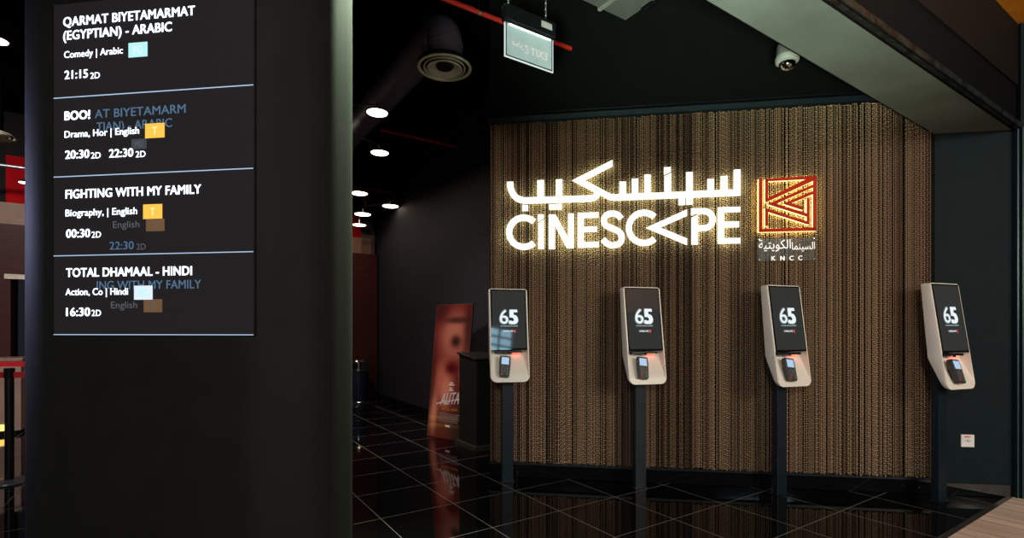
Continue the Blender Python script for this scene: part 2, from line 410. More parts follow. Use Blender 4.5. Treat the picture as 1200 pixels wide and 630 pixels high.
# ================================================================== ILLUMINATED LETTERS
SO = .115      # sign face distance in front of the wall
def seg_letter(parts, name, m, parent, conv, out=SO, depth=.016, extra=None):
    mb = MB()
    for kind, data in parts:
        if kind == 'P':
            pts = [wpt(*conv(p), out) for p in data]; mb.prism(pts, -out, -out+depth)
        else:
            P, w = data; L, R = stroke(P, w)
            for i in range(len(P)-1):
                q = [L[i], L[i+1], R[i+1], R[i]]
                mb.prism([wpt(*conv(p), out) for p in q], -out, -out+depth)
    o = mb.build(name, m, parent)
    bk = {sign_face: sign_back, halo_y: halo_back}.get(m)
    if bk:
        o.data.materials.append(bk)
        for p in o.data.polygons:
            if p.normal.y > .9: p.material_index = 1
    return o
c7 = lambda p: (580+p[0]/4.844, 180+p[1]/4.844)
c8 = lambda p: (730+p[0]/4.847, 180+p[1]/4.847)
lat = thing('illuminated_sign', 'glowing white Latin capital lettering on the chain curtain, below the Arabic line', 'sign', W0, WR)
Wd = 35
seg_letter([('S', (arc(163, 445, 83, 46, 314, 36), Wd))], 'letter', sign_face, lat, c7)
seg_letter([('P', [(245, 392), (278, 374), (278, 540), (245, 540)]), ('P', [(243, 343), (277, 343), (277, 367), (243, 385)])], 'letter', sign_face, lat, c7)
seg_letter([('P', [(305, 344), (340, 344), (340, 541), (305, 541)]), ('P', [(415, 338), (448, 338), (448, 536), (415, 536)]), ('P', [(306, 344), (345, 344), (448, 536), (408, 536)])], 'letter', sign_face, lat, c7)
seg_letter([('P', [(470, 335), (505, 335), (505, 533), (470, 533)]), ('P', [(500, 334), (588, 331), (588, 362), (500, 364)]), ('P', [(500, 414), (581, 411), (581, 442), (500, 444)]), ('P', [(500, 501), (590, 498), (590, 529), (500, 533)])], 'letter', sign_face, lat, c7)
seg_letter([('S', (smoothpts([(717, 368), (698, 346), (668, 338), (635, 347), (618, 375), (630, 405), (668, 423), (706, 443), (721, 475), (708, 507), (672, 519), (638, 510), (613, 484)]), Wd-1))], 'letter', sign_face, lat, c7)
seg_letter([('S', (arc(120, 420, 86, 46, 314, 36), Wd))], 'letter', sign_face, lat, c8)
seg_letter([('P', [(130, 420), (365, 315), (365, 352), (213, 418)]), ('P', [(130, 420), (213, 418), (365, 481), (365, 518)])], 'letter', sign_face, lat, c8)
seg_letter([('P', [(390, 362), (427, 345), (427, 515), (390, 515)]), ('S', ([(425, 326), (463, 325)]+arc(463, 373, 48, 88, -88, 18)+[(463, 421), (425, 422)], 34)), ('P', [(388, 310), (428, 309), (428, 336), (388, 350)])], 'letter', sign_face, lat, c8)
seg_letter([('P', [(540, 304), (575, 303), (575, 510), (540, 510)]), ('P', [(570, 302), (668, 300), (668, 329), (570, 332)]), ('P', [(570, 385), (660, 383), (660, 416), (570, 418)]), ('P', [(570, 479), (668, 477), (668, 508), (570, 510)])], 'letter', sign_face, lat, c8)
ara = thing('illuminated_sign', 'glowing white angular Arabic lettering, the upper line of the big wall sign', 'sign', W0, WR)
seg_letter([('S', (smoothpts([(85, 158), (88, 192), (103, 228), (130, 254), (168, 265)], 5)+[(540, 253)]+smoothpts([(545, 253), (565, 247), (582, 228)], 3), 36)),
            ('P', [(240, 150), (278, 148), (278, 262), (240, 262)]), ('P', [(346, 145), (383, 144), (383, 256), (346, 256)])], 'letter', sign_face, ara, c7)
seg_letter([('P', [(437, 151), (668, 34), (668, 70), (512, 150)]), ('P', [(437, 151), (512, 150), (655, 226), (680, 230), (680, 266), (650, 262)])], 'letter', sign_face, ara, c7)
pA = [c7((675, 230)), c8((668, 200)), c8((668, 237)), c7((675, 266))]
idc = lambda p: p
seg_letter([('P', pA)], 'baseline', sign_face, ara, idc)
seg_letter([('P', [(707, 157), (745, 157), (745, 242), (707, 242)])], 'letter', sign_face, ara, c7)
for d in ([(50, 141), (88, 140), (88, 235), (50, 235)], [(122, 118), (158, 117), (158, 230), (122, 230)], [(236, 126), (275, 108), (275, 225), (236, 225)],
          [(360, 104), (397, 103), (397, 220), (360, 220)], [(481, 143), (518, 142), (518, 215), (481, 215)], [(557, 126), (595, 125), (595, 212), (557, 212)], [(631, 90), (669, 88), (669, 236), (631, 236)]):
    seg_letter([('P', d)], 'letter', sign_face, ara, c8)
seg_letter([('P', [(234, 76), (273, 75), (273, 102), (234, 118)])], 'dot', sign_face, ara, c8)
for d, c in (([(154, 290), (188, 290), (188, 324), (154, 324)], c7), ([(307, 285), (342, 285), (342, 317), (307, 317)], c7), ([(346, 284), (380, 283), (380, 316), (346, 316)], c7),
             ([(316, 253), (353, 253), (353, 290), (316, 290)], c8), ([(360, 252), (398, 251), (398, 287), (360, 288)], c8)):
    seg_letter([('P', d)], 'dot', sign_face, ara, c)

# square red emblem with warm halo
emb = thing('illuminated_emblem', 'square red line-work emblem with a warm yellow halo, right of the white lettering', 'emblem', W0, WR)
cl_ = lambda p: (882+p[0]/8.51, 200+p[1]/8.51)
w = 29
EP = [('P', [(62, 80), (97, 78), (97, 610), (62, 612)]), ('P', [(62, 580), (635, 562), (635, 597), (62, 612)]), ('P', [(603, 52), (635, 50), (635, 597), (603, 598)]),
      ('P', [(125, 80), (635, 50), (635, 80), (125, 106)]), ('P', [(125, 80), (155, 80), (155, 285), (125, 300)]),
      ('P', [(520, 88), (605, 70), (605, 100), (128, 318), (128, 283)]), ('P', [(605, 136), (605, 166), (245, 326), (245, 332), (545, 425), (545, 458), (150, 334), (150, 330)]),
      ('P', [(605, 200), (605, 232), (390, 322), (505, 362), (505, 394), (308, 330), (308, 324)]),
      ('P', [(128, 370), (565, 512), (565, 535), (540, 532), (128, 402)]), ('P', [(125, 370), (155, 380), (155, 550), (125, 552)]), ('P', [(540, 282), (567, 268), (567, 532), (540, 532)])]
seg_letter(EP, 'halo_body', halo_y, emb, cl_, out=.112, depth=.032)
seg_letter(EP, 'red_face', redface, emb, cl_, out=.1155, depth=.003)
# clear plaque with white script under the emblem
cq = lambda p: (882+p[0]/15, 272+p[1]/15)
plq = thing('acrylic_plaque', 'small clear plaque with white Arabic script and four letters below the red emblem', 'sign', W0, WR)
glassm = mat('clear_acrylic', (.25, .30, .29), .12, alpha=.10)
u0, z1 = wpt(*cq((95, 120)), .115); u1_, z0 = wpt(*cq((1095, 495)), .115)
MB().box(u0, u1_, -.115, -.110, z0, z1).build('panel', glassm, plq)
for px_, py_ in ((115, 130), (1075, 110), (115, 488), (1078, 468)):
    uu, zz = wpt(*cq((px_, py_)), .115); MB().tube([(uu, -.122, zz), (uu, -.002, zz)], .006, 12).build('standoff', chrome, plq, smooth=True)
lw = mat('white_vinyl_letter', (.8, .78, .72), .5, emit=(1, .95, .85), es=.55)
x0, zb0 = wpt(*cq((330, 495)), .117); x1, _ = wpt(*cq((878, 480)), .117); _, zt0 = wpt(*cq((330, 415)), .117)
for i, chh in enumerate('KNCC'):
    q0, zq = wpt(*cq(((330, 487, 645, 800)[i], (495, 494, 491, 488)[i])), .117); q1, _ = wpt(*cq(((405, 562, 722, 876)[i], 480)), .117)
    fit_text('letter', chh, q0, zq, q1-q0, zt0-zb0, lw, plq, y=-.117, bold=.03)
AR_KW = '\ufe94\ufbff'  # placeholder replaced below
def arabic(name, s, px0, px1, pyb, pyt, conv, m, parent, out):
    q0, zq = wpt(*conv((px0, pyb)), out); q1, zt_ = wpt(*conv((px1, pyt)), out)
    return fit_text(name, s, q0, zq, q1-q0, zt_-zq, m, parent, y=-out, bold=.006, full=True)
# "as-sinima al-kuwaytiyya" in joined presentation forms, in visual (left to right) order
KW = '\ufe94\ufef4\ufe98\ufef3\ufeee\ufedc\ufedf\ufe8d'
SN = '\ufe8e\ufee4\ufee8\ufef4\ufeb4\ufedf\ufe8d'
arabic('script', KW, 105, 670, 345, 120, cq, lw, plq, .117)
arabic('script', SN, 690, 1095, 340, 165, cq, lw, plq, .117)

# ================================================================== KIOSKS
def kiosk():
    k = thing('ticket_kiosk', 'x', 'kiosk', group='self-service kiosks in front of the chain curtain')
    hw = .181; zt_, zb = 1.77, .93
    def sf(z): return .07+(zt_-z)/(zt_-zb)*.122
    def sb(z): return (zt_-z)/.60*.052 if z > 1.17 else .052+(1.17-z)/.24*.115
    zs = [(zt_, 0)]+[(zt_-.022*t, 0) for t in (.15, .4, .7, 1)]+[(1.6, 0), (1.4, 0), (1.215, 0), (1.2149, .085)]
    zl = 1.2149
    for t in (.16, .33, .5, .66, .83, 1): zs.append((zl-(zl-(zb+.055))*t, .085*(1-t)))
    zs += [(zb+.045, 0), (zb+.03, 0), (zb+.015, 0), (zb+.006, 0), (zb+.001, 0), (zb, 0)]
    vs = []; rim = .012
    for z, dep in zs:
        h_ = hw
        if z > zt_-.022: r = .022; d = r-(zt_-z); h_ = hw-r+math.sqrt(max(0, r*r-d*d))
        if z < zb+.055: r = .055; d = min(r, r-(z-zb)); h_ = hw-r+math.sqrt(max(0, r*r-d*d))
        f, b = sf(z), min(sb(z), sf(z)-.024); hb = h_-.008
        dd = max(dep, .0)
        vs += [(-hb, -b, z), (-h_, -(f-.012), z), (-h_+.005, -f, z), (-h_+rim, -f, z), (-h_+rim+.006, -(f-dd), z), (h_-rim-.006, -(f-dd), z), (h_-rim, -f, z), (h_-.005, -f, z), (h_, -(f-.012), z), (hb, -b, z)]
    n = 10; fs = []
    for i in range(len(zs)-1):
        for j in range(n):
            fs.append((i*n+j, i*n+(j+1) % n, (i+1)*n+(j+1) % n, (i+1)*n+j))
    fs += [tuple(range(n)), tuple((len(zs)-1)*n+j for j in range(n))]
    link('shell', vs, fs, white, k, smooth=True)
    # face frame: local x across, local z up the tilted face, local -y out of it
    tilt = math.atan2(.122, .84); FM = Matrix.Translation((0, -.192, .93)) @ Matrix.Rotation(-tilt, 4, 'X')
    scr = MB().box(-.165, .165, -.004, .02, .288, .842).build('screen', glassblk, k, FM, bevel=.002, bseg=1)
    disp = MB().box(-.153, .153, -.0048, -.0042, .304, .830).build('display', mat('lcd_panel_dark', (.012, .012, .012), .04, emit=(.030, .033, .031), es=.8), scr)
    scr_e = emis('screen_white_logo', (.80, .88, .92), 1.0); scr_g = emis('screen_grey_logo', (.30, .42, .46), .7)
    # halo-like pale contour numeral 6 and solid numeral 5
    fit_text('numeral', '6', -.090, .524, .088, .138, scr_g, scr, y=-.0056, bold=.045)
    fit_text('numeral', '6', -.084, .528, .078, .130, scr_e, scr, y=-.0062, bold=.0)
    fit_text('numeral', '5', -.006, .524, .094, .138, scr_g, scr, y=-.0056, bold=.07)
    fit_text('numeral', '5', -.001, .528, .086, .130, scr_e, scr, y=-.0064, bold=.065)
    mb = MB(); x = -.080
    rr = random.Random(3)
    while x < .078:
        ww = rr.uniform(.004, .009); mb.box(x, x+ww, -.006, -.0055, .500, .500+rr.uniform(.008, .012)); x += ww+.0022
    mb.build('small_print', scr_g, scr)
    fit_text('caption', 'CINESCAPE', -.056, .452, .092, .015, scr_e, scr, y=-.006, bold=.03)
    MB().box(.042, .058, -.006, -.0055, .447, .470).build('red_mark', emis('screen_red_mark', (.9, .05, .06), .8), scr)
    # camera knob and scanner below the screen
    MB().box(-.128, .115, .012, .060, .264, .284).build('scanner_bar', blackmetal, k, FM, bevel=.003)
    MB().lathe([(.0, -.012), (.009, -.010), (.012, 0), (.012, .012), (0, .014)], 16, (0, .016, .264)).build('camera_knob', glassblk, k, FM, smooth=True)
    MB().box(.035, .105, .034, .056, .2625, .2638).build('scanner_window', emis('red_scanner_glow', (1, .10, .05), 7.0), k, FM)
    # card terminal lying on the sloping tray
    ta = math.atan2(.085, .235)
    TM = Matrix.Translation((-.062, -.196, .982)) @ Matrix.Rotation(-tilt-ta+.12, 4, 'X') @ Matrix.Rotation(math.radians(7), 4, 'Y') @ Matrix.Scale(1.22, 4)
    shell_t = mat('terminal_grey_shell', (.035, .036, .036), .35)
    t = MB().prism([(-.036, .0), (-.030, -.008), (.030, -.008), (.036, 0), (.038, .05), (.041, .105), (.038, .15), (-.038, .15), (-.041, .105), (-.038, .05)], -.030, .0).build('card_terminal', shell_t, k, TM, bevel=.005)
    MB().box(-.033, .033, -.0315, -.030, .078, .142).build('bezel', mat('terminal_bezel', (.10, .10, .10), .3), t)
    MB().box(-.027, .027, -.0325, -.0315, .084, .137).build('terminal_display', emis('terminal_screen_glow', (.50, .72, 1.0), .8), t)
    kp = MB()
    for r_ in range(4):
        for c_ in range(3): kp.box(-.026+c_*.019, -.012+c_*.019, -.0335, -.030, .022+r_*.013, .031+r_*.013)
    kp.build('keypad', mat('terminal_keys', (.12, .12, .12), .5), t)
    MB().box(-.026, -.010, -.0335, -.030, .006, .015).build('red_key', mat('red_rubber_key', (.6, .03, .02), .5), t)
    MB().box(.010, .026, -.0335, -.030, .006, .015).build('green_key', mat('green_rubber_key', (.03, .3, .06), .5), t)
    MB().box(-.028, .028, 0, .03, .02, .09).build('cradle', blackmetal, t)
    MB().box(-.052, .052, -.060, -.004, .010, 1.26).build('post', mat('kiosk_post_paint', (.006, .013, .018), .4, spec=.3), k, bevel=.004)
    MB().box(-.062, .062, -.070, .0, 0, .012).build('base_plate', blackmetal, k, bevel=.002)
    MB().box(-.05, .05, -.075, -.045, 1.14, 1.36).build('mounting_bracket', blackmetal, k)
    return k
kp0 = kiosk()
KS = [(593.5, 'leftmost white ticket kiosk on a black post, striped window reflections on its screen', .20),
      (748.5, 'white ticket kiosk under the middle of the big lettering, second from the left', .25),
      (913.0, 'white ticket kiosk directly below the red square emblem, third from the left', .32),
      (1100.0, 'rightmost white ticket kiosk at the right end of the curtain, its deep side visible', .35)]
for i, (px, lab, rz) in enumerate(KS):
    k = kp0 if i == 0 else copy_tree(kp0)
    tn = (px-600)/F; y = (4.72-.153*(.055))/(1+.153*tn)-.04
    x = tn*(y-.0); k.location = (x, y+.04, 0); k.rotation_euler = (0, 0, rz); k['label'] = lab

# ================================================================== COLUMN WITH LED LISTING
SR = Vector((-.976, 1.93, 0)); SR = Vector(((298-600)/F*1.93, 1.93, 0)); cdir = Vector((-.9915, .130, 0)).normalized()
tl = (65-600)/F; tpar = (SR.x-tl*SR.y)/(tl*cdir.y-cdir.x); SL = SR+cdir*tpar
sx = -cdir                                   # left -> right along the screen
CR = math.atan2(sx.y, sx.x); back = Vector((-sx.y, sx.x, 0)); cn = -back
Wsc = (SR-SL).length
def scol(px, py, out=0.0):
    p = plane_hit(px, py, SL+cn*out, cn); return ((p-SL).dot(sx), p.z)
def col_outline(a, b, D, r, n=14):
    x0, x1 = -a, Wsc+b; P = []
    for cx_, cy_, a0 in ((x1-r, r, -90), (x1-r, D-r, 0), (x0+r, D-r, 90), (x0+r, r, 180)):
        for i in range(n+1):
            t = math.radians(a0+90*i/n); P.append((cx_+r*math.cos(t), cy_+r*math.sin(t)))
    return P
CMx = Matrix.Translation(SL) @ Matrix.Rotation(CR, 4, 'Z')
def extents(P):
    px = [600+F*(CMx @ Vector((x, y, 0))).x/(CMx @ Vector((x, y, 0))).y for x, y in P]; return min(px), max(px)
DD, RR = .62, .27
lo_, hi_ = .02, .8
for _ in range(40):
    a_ = (lo_+hi_)/2
    if extents(col_outline(a_, .2, DD, RR))[0] > 29: lo_ = a_
    else: hi_ = a_
lo_, hi_ = -.3, .8
for _ in range(40):
    b2 = (lo_+hi_)/2
    if extents(col_outline(a_, b2, DD, RR))[1] < 413: lo_ = b2
    else: hi_ = b2
print('column', Wsc, a_, b2, extents(col_outline(a_, b2, DD, RR)), SL, SR)
pil = thing('column', 'broad rounded matt dark column carrying the film listing display, left foreground', 'column', SL, CR)
MB().zprism(col_outline(a_, b2, DD, RR), 0, 4.595).build('casing', colm, pil, smooth=True)
MB().zprism(col_outline(a_+.012, b2+.012, DD, RR), 0, .08).build('plinth', blackmetal, pil, Matrix.Translation((0, -.012, 0)), smooth=True)
zT = scol(65, 7)[1]; zB = scol(66, 391.5)[1]; DW = Wsc
led = thing('led_display', 'tall dark LED display on the column listing four films and showtimes', 'display', SL+Vector((0, 0, 0)), CR)
MB().box(-.004, DW+.004, -.004, -.0005, zB-.004, zT+.004).build('housing', mat('led_gasket', (.002, .002, .002), .5), led)
MB().box(0, DW, -.006, -.004, zB, zT).build('led_panel', led_bg, led)
def rule(z_):
    MB().box(0, DW, -.0075, -.006, z_-.0016, z_+.0016).build('divider_line', led_line, led)
for px, py in ((66, 116), (66, 208), (66, 300), (66, 391.8)): rule(scol(px, py)[1])
def ltext(name, s, x0, y0, x1, cap, m, out, bold=.030):
    a, z = scol(x0, y0, out); b, _ = scol(x1, y0, out); z2 = scol(x0, y0-cap, out)[1]
    return fit_text(name, s, a, z, b-a, z2-z, m, led, y=-out, bold=bold)
def badge(x0, y0, x1, y1, m, out, s=None, sm=None):
    a, zt2 = scol(x0, y0, out); b, _ = scol(x1, y0, out); zb2 = scol(x0, y1, out)[1]
    o = MB().box(a, b, -out, -out+.0006, zb2, zt2).build('rating_badge', m, led)
    if s:
        hgt = (zt2-zb2)*.55; wd = (b-a)*(.22*len(s)+.02)
        fit_text('rating_letter', s, (a+b)/2-wd/2, zb2+(zt2-zb2-hgt)/2, wd, hgt, sm, o, y=-out-.0005, bold=.02)
ltext('film_title', 'QARMAT BIYETAMARMAT', 74, 31, 228.5, 11, led_w, .009)
ltext('film_title', '(EGYPTIAN) - ARABIC', 74, 47, 201.5, 11, led_w, .009)
ltext('film_details', 'Comedy | Arabic', 75, 68, 144, 8.2, led_w, .009, .02)
badge(150.5, 50.5, 172.7, 67.5, led_cyan, .0085, 'PG', led_wbadge)
ltext('showtime', '21:15', 75.5, 92.7, 103, 10.2, led_w, .009); ltext('format_mark', '2D', 105.7, 92.2, 117, 7.5, led_w, .009, .01)
ltext('film_title', 'BOO!', 75.5, 140.7, 105.7, 10.5, led_w, .009, .045)
ltext('fading_text', 'AT BIYETAMARM', 111, 138.5, 217.5, 10.5, led_ghost, .0078, .012)
ltext('fading_text', 'TIAN) - ARABIC', 113, 153.5, 201.6, 10.5, led_ghost, .0078, .012)
ltext('film_details', 'Drama, Hor | English', 75.6, 161.3, 163, 8.2, led_w, .0092, .02)
badge(170, 145, 192.7, 162, led_yel, .0085, 'T', led_yel2)
badge(154, 163, 171.5, 175, led_dim, .008, 'PG', led_ghost2)
ltext('showtime', '20:30', 76.2, 186, 104.8, 10, led_w, .009); ltext('format_mark', '2D', 106.5, 185.7, 118, 7.5, led_w, .009, .01)
ltext('showtime', '22:30', 127.6, 184.5, 156.2, 10, led_w, .009); ltext('format_mark', '2D', 158.9, 184.2, 170.5, 7.5, led_w, .009, .01)
ltext('film_title', 'FIGHTING WITH MY FAMILY', 76.7, 232.5, 235.7, 10.6, led_w, .009)
ltext('film_details', 'Biography, | English', 76.7, 253.3, 160.7, 8.2, led_w, .0092, .02)
badge(167.7, 239.5, 190, 256.5, led_yel, .0088, 'T', led_yel2)
badge(171, 256.7, 192.7, 271, led_brown, .008, 'T', led_ghost2)
ltext('fading_text', 'English', 132.3, 267, 163.3, 8.2, led_ghost2, .0078, .005)
ltext('showtime', '00:30', 77.3, 278.3, 105.7, 10, led_w, .009); ltext('format_mark', '2D', 107.3, 278.3, 118.3, 7.5, led_w, .009, .01)
ltext('fading_text', '22:30', 128.3, 292.3, 156.7, 9.6, led_ghost, .0078, .01); ltext('fading_text', '2D', 160, 292.3, 170.7, 7.3, led_ghost2, .0078, .0)
ltext('film_title', 'TOTAL DHAMAAL - HINDI', 77.3, 324.3, 225, 10.6, led_w, .009)
ltext('fading_text', 'ING WITH MY FAMILY', 113.3, 339, 235.7, 10.3, led_ghost, .0078, .012)
ltext('film_details', 'Action, Co | Hindi', 76.7, 345.7, 150, 8.2, led_w, .0092, .02)
badge(157, 334.6, 178.7, 351, led_wbadge, .0088, 'PG', led_cyan)
badge(168.3, 350.5, 190, 365.7, led_brown, .008, 'T', led_ghost2)
ltext('fading_text', 'English', 130, 361, 160.7, 8.2, led_ghost2, .0078, .005)
ltext('showtime', '16:30', 77.3, 370, 105.7, 10, led_w, .009); ltext('format_mark', '2D', 107.3, 370, 118.3, 7.5, led_w, .009, .01)

# ================================================================== POSTER STANDEE + PODIUM
pb0 = ground(501, 509.5); pb1 = ground(543, 517.5); pv = (pb1-pb0); pw = .66; pvn = pv.normalized()
PR = math.atan2(pvn.y, pvn.x); lean = math.radians(6.0); ph_ = 1.74
std = thing('poster_standee', 'tall leaning film poster board in dark red tones beside the corridor wall', 'poster', pb0, PR)
PM = Matrix.Rotation(-lean, 4, 'X')
NX, NZ = 44, 110
vs = []; fs = []; cols = []
def blob(x, z, cx_, cz, rx, rz, soft=1.0): 
    d = ((x-cx_)/rx)**2+((z-cz)/rz)**2; return math.exp(-d**1.5*soft)
def mixc(a, b, t): return tuple(a[i]*(1-t)+b[i]*t for i in range(3))
for j in range(NZ+1):
    for i in range(NX+1):
        x = i/NX; z = j/NZ
        vs.append((x*pw, -.0095, z*ph_))
        c = (.13, .015, .013)
        c = mixc(c, (.40, .13, .09), blob(x, z, .60, .76, .40, .17))         # warm upper field
        c = mixc(c, (.48, .13, .085), blob(x, z, .36, .40, .26, .17))         # warm lower field
        c = mixc(c, (.62, .22, .14), blob(x, z, .14, .18, .10, .14))
        c = mixc(c, (.62, .24, .15), blob(x, z, .45, .33, .13, .10)*.8)
        c = mixc(c, (.03, .006, .006), blob(x, z, .95, .80, .16, .22)*.85)
        c = mixc(c, (.030, .008, .008), blob(x, z, .10, .98, .30, .12)*.8)
        c = mixc(c, (.030, .010, .008), blob(x, z, .62, .88, .40, .028)*.9)    # dark bar
        c = mixc(c, (.035, .012, .010), blob(x, z, .62, .72, .17, .055))       # dark disc
        c = mixc(c, (.75, .45, .34), blob(x, z, .93, .50, .12, .10))           # pale lobe
        c = mixc(c, (.08, .004, .006), blob(x, z, .55, .52, .20, .055))        # dark red disc
        c = mixc(c, (.045, .010, .008), blob(x, z, .02, .45, .10, .25)*.7)
        c = mixc(c, (.012, .010, .014), min(1, max(0, (x-.55-z*1.2)*2.2+.2))*.9)
        c = mixc(c, (.012, .009, .012), blob(x, z, 1.0, .12, .45, .16)*.9)
        cols += [c[0], c[1], c[2], 1.0]
for j in range(NZ):
    for i in range(NX):
        a = j*(NX+1)+i; fs.append((a, a+1, a+NX+2, a+NX+1))
me = bpy.data.meshes.new('print'); me.from_pydata(vs, [], fs)
ca = me.color_attributes.new('print', 'FLOAT_COLOR', 'POINT'); ca.data.foreach_set('color', cols); me.update()
po = bpy.data.objects.new('poster_print', me); C.objects.link(po); me.materials.append(vcol_mat('poster_paper')); po.matrix_local = PM; po.parent = std
MB().box(-.006, pw+.006, -.009, .012, -.0, ph_+.006).build('board', mat('poster_board_edge', (.05, .03, .03), .5), std, PM)
pt_w = mat('poster_white_ink', (.8, .75, .75), .5); pt_o = mat('poster_orange_ink', (.75, .28, .04), .5); pt_g = mat('poster_grey_ink', (.25, .2, .2), .5)
fit_text('title', 'ALITA', .20, .42, .34, .16, pt_w, std, y=-.011, bold=.02, shear=.22, slope=.12, M=PM)
MB().add([(.13, -.0105, .425), (.62, -.0105, .530), (.66, -.0105, .552), (.14, -.0105, .438)], [(0, 1, 2, 3)]).build('title_stroke', pt_w, std, PM)
fit_text('subtitle', 'BATTLE ANGEL', .24, .355, .30, .032, pt_o, std, y=-.011, bold=.02, slope=.04, M=PM)
mb = MB()
rr = random.Random(5)
for j in range(6):
    x = .20
    while x < .54:
        ww = rr.uniform(.012, .035); mb.box(x, x+ww, -.0108, -.0102, .21+j*.020, .219+j*.020); x += ww+.007
mb.build('credit_lines', pt_g, std, PM)
mb = MB()
for x, z, ww in ((.36, .71, .06), (.34, .685, .10), (.36, .64, .05), (.35, .615, .08)): mb.box(x, x+ww, -.0108, -.0102, z, z+.012)
mb.box(.33, .41, -.0108, -.0102, .15, .172)
mb.build('small_print', pt_w, std, PM)
# easel leg at the back
MB().box(pw/2-.04, pw/2+.04, .02, .03, 0, 1.2).build('easel_leg', black, std, Matrix.Translation((0, .42, 0)) @ Matrix.Rotation(math.radians(12), 4, 'X'))

pc = ground(558, 529)
pod = thing('podium', 'black free-standing podium with a sloped top overlapping the red poster', 'podium', pc, math.atan2(DA.y, DA.x))
# local x along direction A (away), local -y to the right (direction B)
podm = mat('podium_black_laminate', (.010, .0105, .009), .4)
MB().hull8([(0.01, -.34, .06), (.44, -.34, .06), (.44, -.01, .06), (.01, -.01, .06)], [(0.01, -.34, 1.04), (.44, -.34, 1.10), (.44, -.01, 1.10), (.01, -.01, 1.04)]).build('body', podm, pod, bevel=.006)
MB().hull8([(-.01, -.36, 1.045), (.46, -.36, 1.105), (.46, .01, 1.105), (-.01, .01, 1.045)], [(-.01, -.36, 1.065), (.46, -.36, 1.125), (.46, .01, 1.125), (-.01, .01, 1.065)]).build('top', podm, pod, bevel=.004)
MB().box(-.03, .48, -.38, .03, 0, .06).build('plinth', mat('podium_plinth', (.03, .03, .024), .35), pod, bevel=.004)

# ================================================================== WASTE BIN
bp_ = ground(419.5, 472.0)
bn = thing('waste_bin', 'round dark blue waste bin with chrome lid at the end of the corridor', 'bin', bp_, 0)
MB().lathe([(.0, .03), (.185, .03), (.19, .05), (.19, .60), (0, .60)], 36).build('body', mat('bin_navy', (.012, .018, .035), .3), bn, smooth=True)
MB().lathe([(.0, 0), (.2, 0), (.2, .035), (.19, .045), (0, .045)], 36).build('base_ring', chrome, bn, smooth=True)
MB().lathe([(0, .605), (.2, .605), (.205, .62), (.205, .645), (.197, .65), (.197, .79), (.2, .80), (.18, .83), (.10, .835), (0, .835)], 36).build('lid', chrome, bn, smooth=True)
pts = [(math.cos(math.radians(a))*.203, math.sin(math.radians(a))*.203) for a in range(-125, -54, 5)]
vs = [(x, y, z) for z in (.665, .765) for x, y in pts]; n = len(pts)
link('opening', vs, [(i, i+1, n+i+1, n+i) for i in range(n-1)], glassblk, bn)

# ================================================================== OUTLET
uo, zo = wpt(1133, 516, 0)
ol = thing('wall_socket', 'white square socket plate with a red mark low on the teal wall', 'socket', W0+wdir*uo+Vector((0, 0, zo)), WR)
pw_ = mat('white_plastic_plate', (.75, .75, .72), .35)
MB().box(-.05, .05, -.012, -.0005, -.052, .052).build('plate', pw_, ol, bevel=.004)
MB().box(-.025, .020, -.0135, -.012, .030, .040).build('red_label', mat('orange_red_label', (.7, .10, .03), .4), ol)
MB().box(-.003, .003, -.0135, -.012, -.012, .014).box(-.022, -.012, -.0135, -.012, -.004, .002).box(.010, .020, -.0135, -.012, -.004, .002).build('key_slots', mat('socket_grey', (.12, .12, .12), .5), ol)

# ================================================================== DOME CAMERA
dc = at(922.5, 68, 3.6)
dm = thing('dome_camera', 'white ceiling-hung security dome camera beside the grey beam', 'camera', (dc.x, dc.y, dc.z), 0)
MB().tube([(0, 0, .09), (0, 0, 4.597-dc.z)], .02, 12).build('drop_pole', black, dm, smooth=True)
MB().lathe([(0, .100), (.060, .098), (.066, .085), (.070, .02), (.074, .012), (0, .012)], 32).build('housing', mat('camera_grey_shell', (.16, .165, .155), .4), dm, smooth=True)
MB().lathe([(0, .014), (.074, .012), (.078, -.004), (.074, -.028), (.058, -.036), (0, -.036)], 32).build('collar', mat('camera_white_collar', (.30, .33, .29), .4), dm, smooth=True)
MB().lathe([(.054*math.cos(math.radians(a)), -.036-.050*math.sin(math.radians(a))) for a in range(0, 91, 9)], 32).build('dome', mat('smoked_mirror_dome', (.35, .35, .33), .06, metal=1.0), dm, smooth=True)

# ================================================================== EXIT SIGN
ea = at(592.7, 26.2, 3.16); eb_t = None
EXL = .36; ER = math.atan2(DB.y, DB.x)
ex = thing('exit_sign', 'hanging glass exit sign lit from its black top housing, seen from behind', 'sign', (ea.x, ea.y, 0), ER)
zt_ = ea.z; zb = at(592.7, 64.3, 3.16).z
MB().box(0, EXL, -.0035, .0035, zb, zt_).build('glass_panel', mat('edge_lit_glass', (.32, .40, .38), .15, emit=(.50, .72, .76), es=.30, var=.1, vscale=12), ex)
eg = emis('lit_glass_edge', (.85, 1, .95), .8)
MB().box(-.004, EXL+.004, -.004, .004, zb-.010, zb-.004).box(-.010, -.004, -.004, .004, zb-.010, zt_).box(EXL+.004, EXL+.010, -.004, .004, zb-.010, zt_).build('glass_edge', eg, ex)
MB().box(-.003, EXL+.003, -.0045, -.0036, zb-.003, zb+.004).box(-.003, .004, -.0045, -.0036, zb, zt_).box(EXL-.004, EXL+.003, -.0045, -.0036, zb, zt_).build('border_line', black, ex)
MB().box(-.015, EXL+.015, -.028, .028, zt_+.012, zt_+.105).build('housing', blackmetal, ex, bevel=.004)
MB().box(-.010, EXL+.010, -.012, .012, zt_-.003, zt_+.012).build('lamp_channel', steel, ex)
for k in range(5):
    MB().box(.02+k*.066, .080+k*.066, -.0125, -.005, zt_-.008, zt_-.0035).build('led', emis('exit_led', (.8, .95, 1), 3.0), ex)
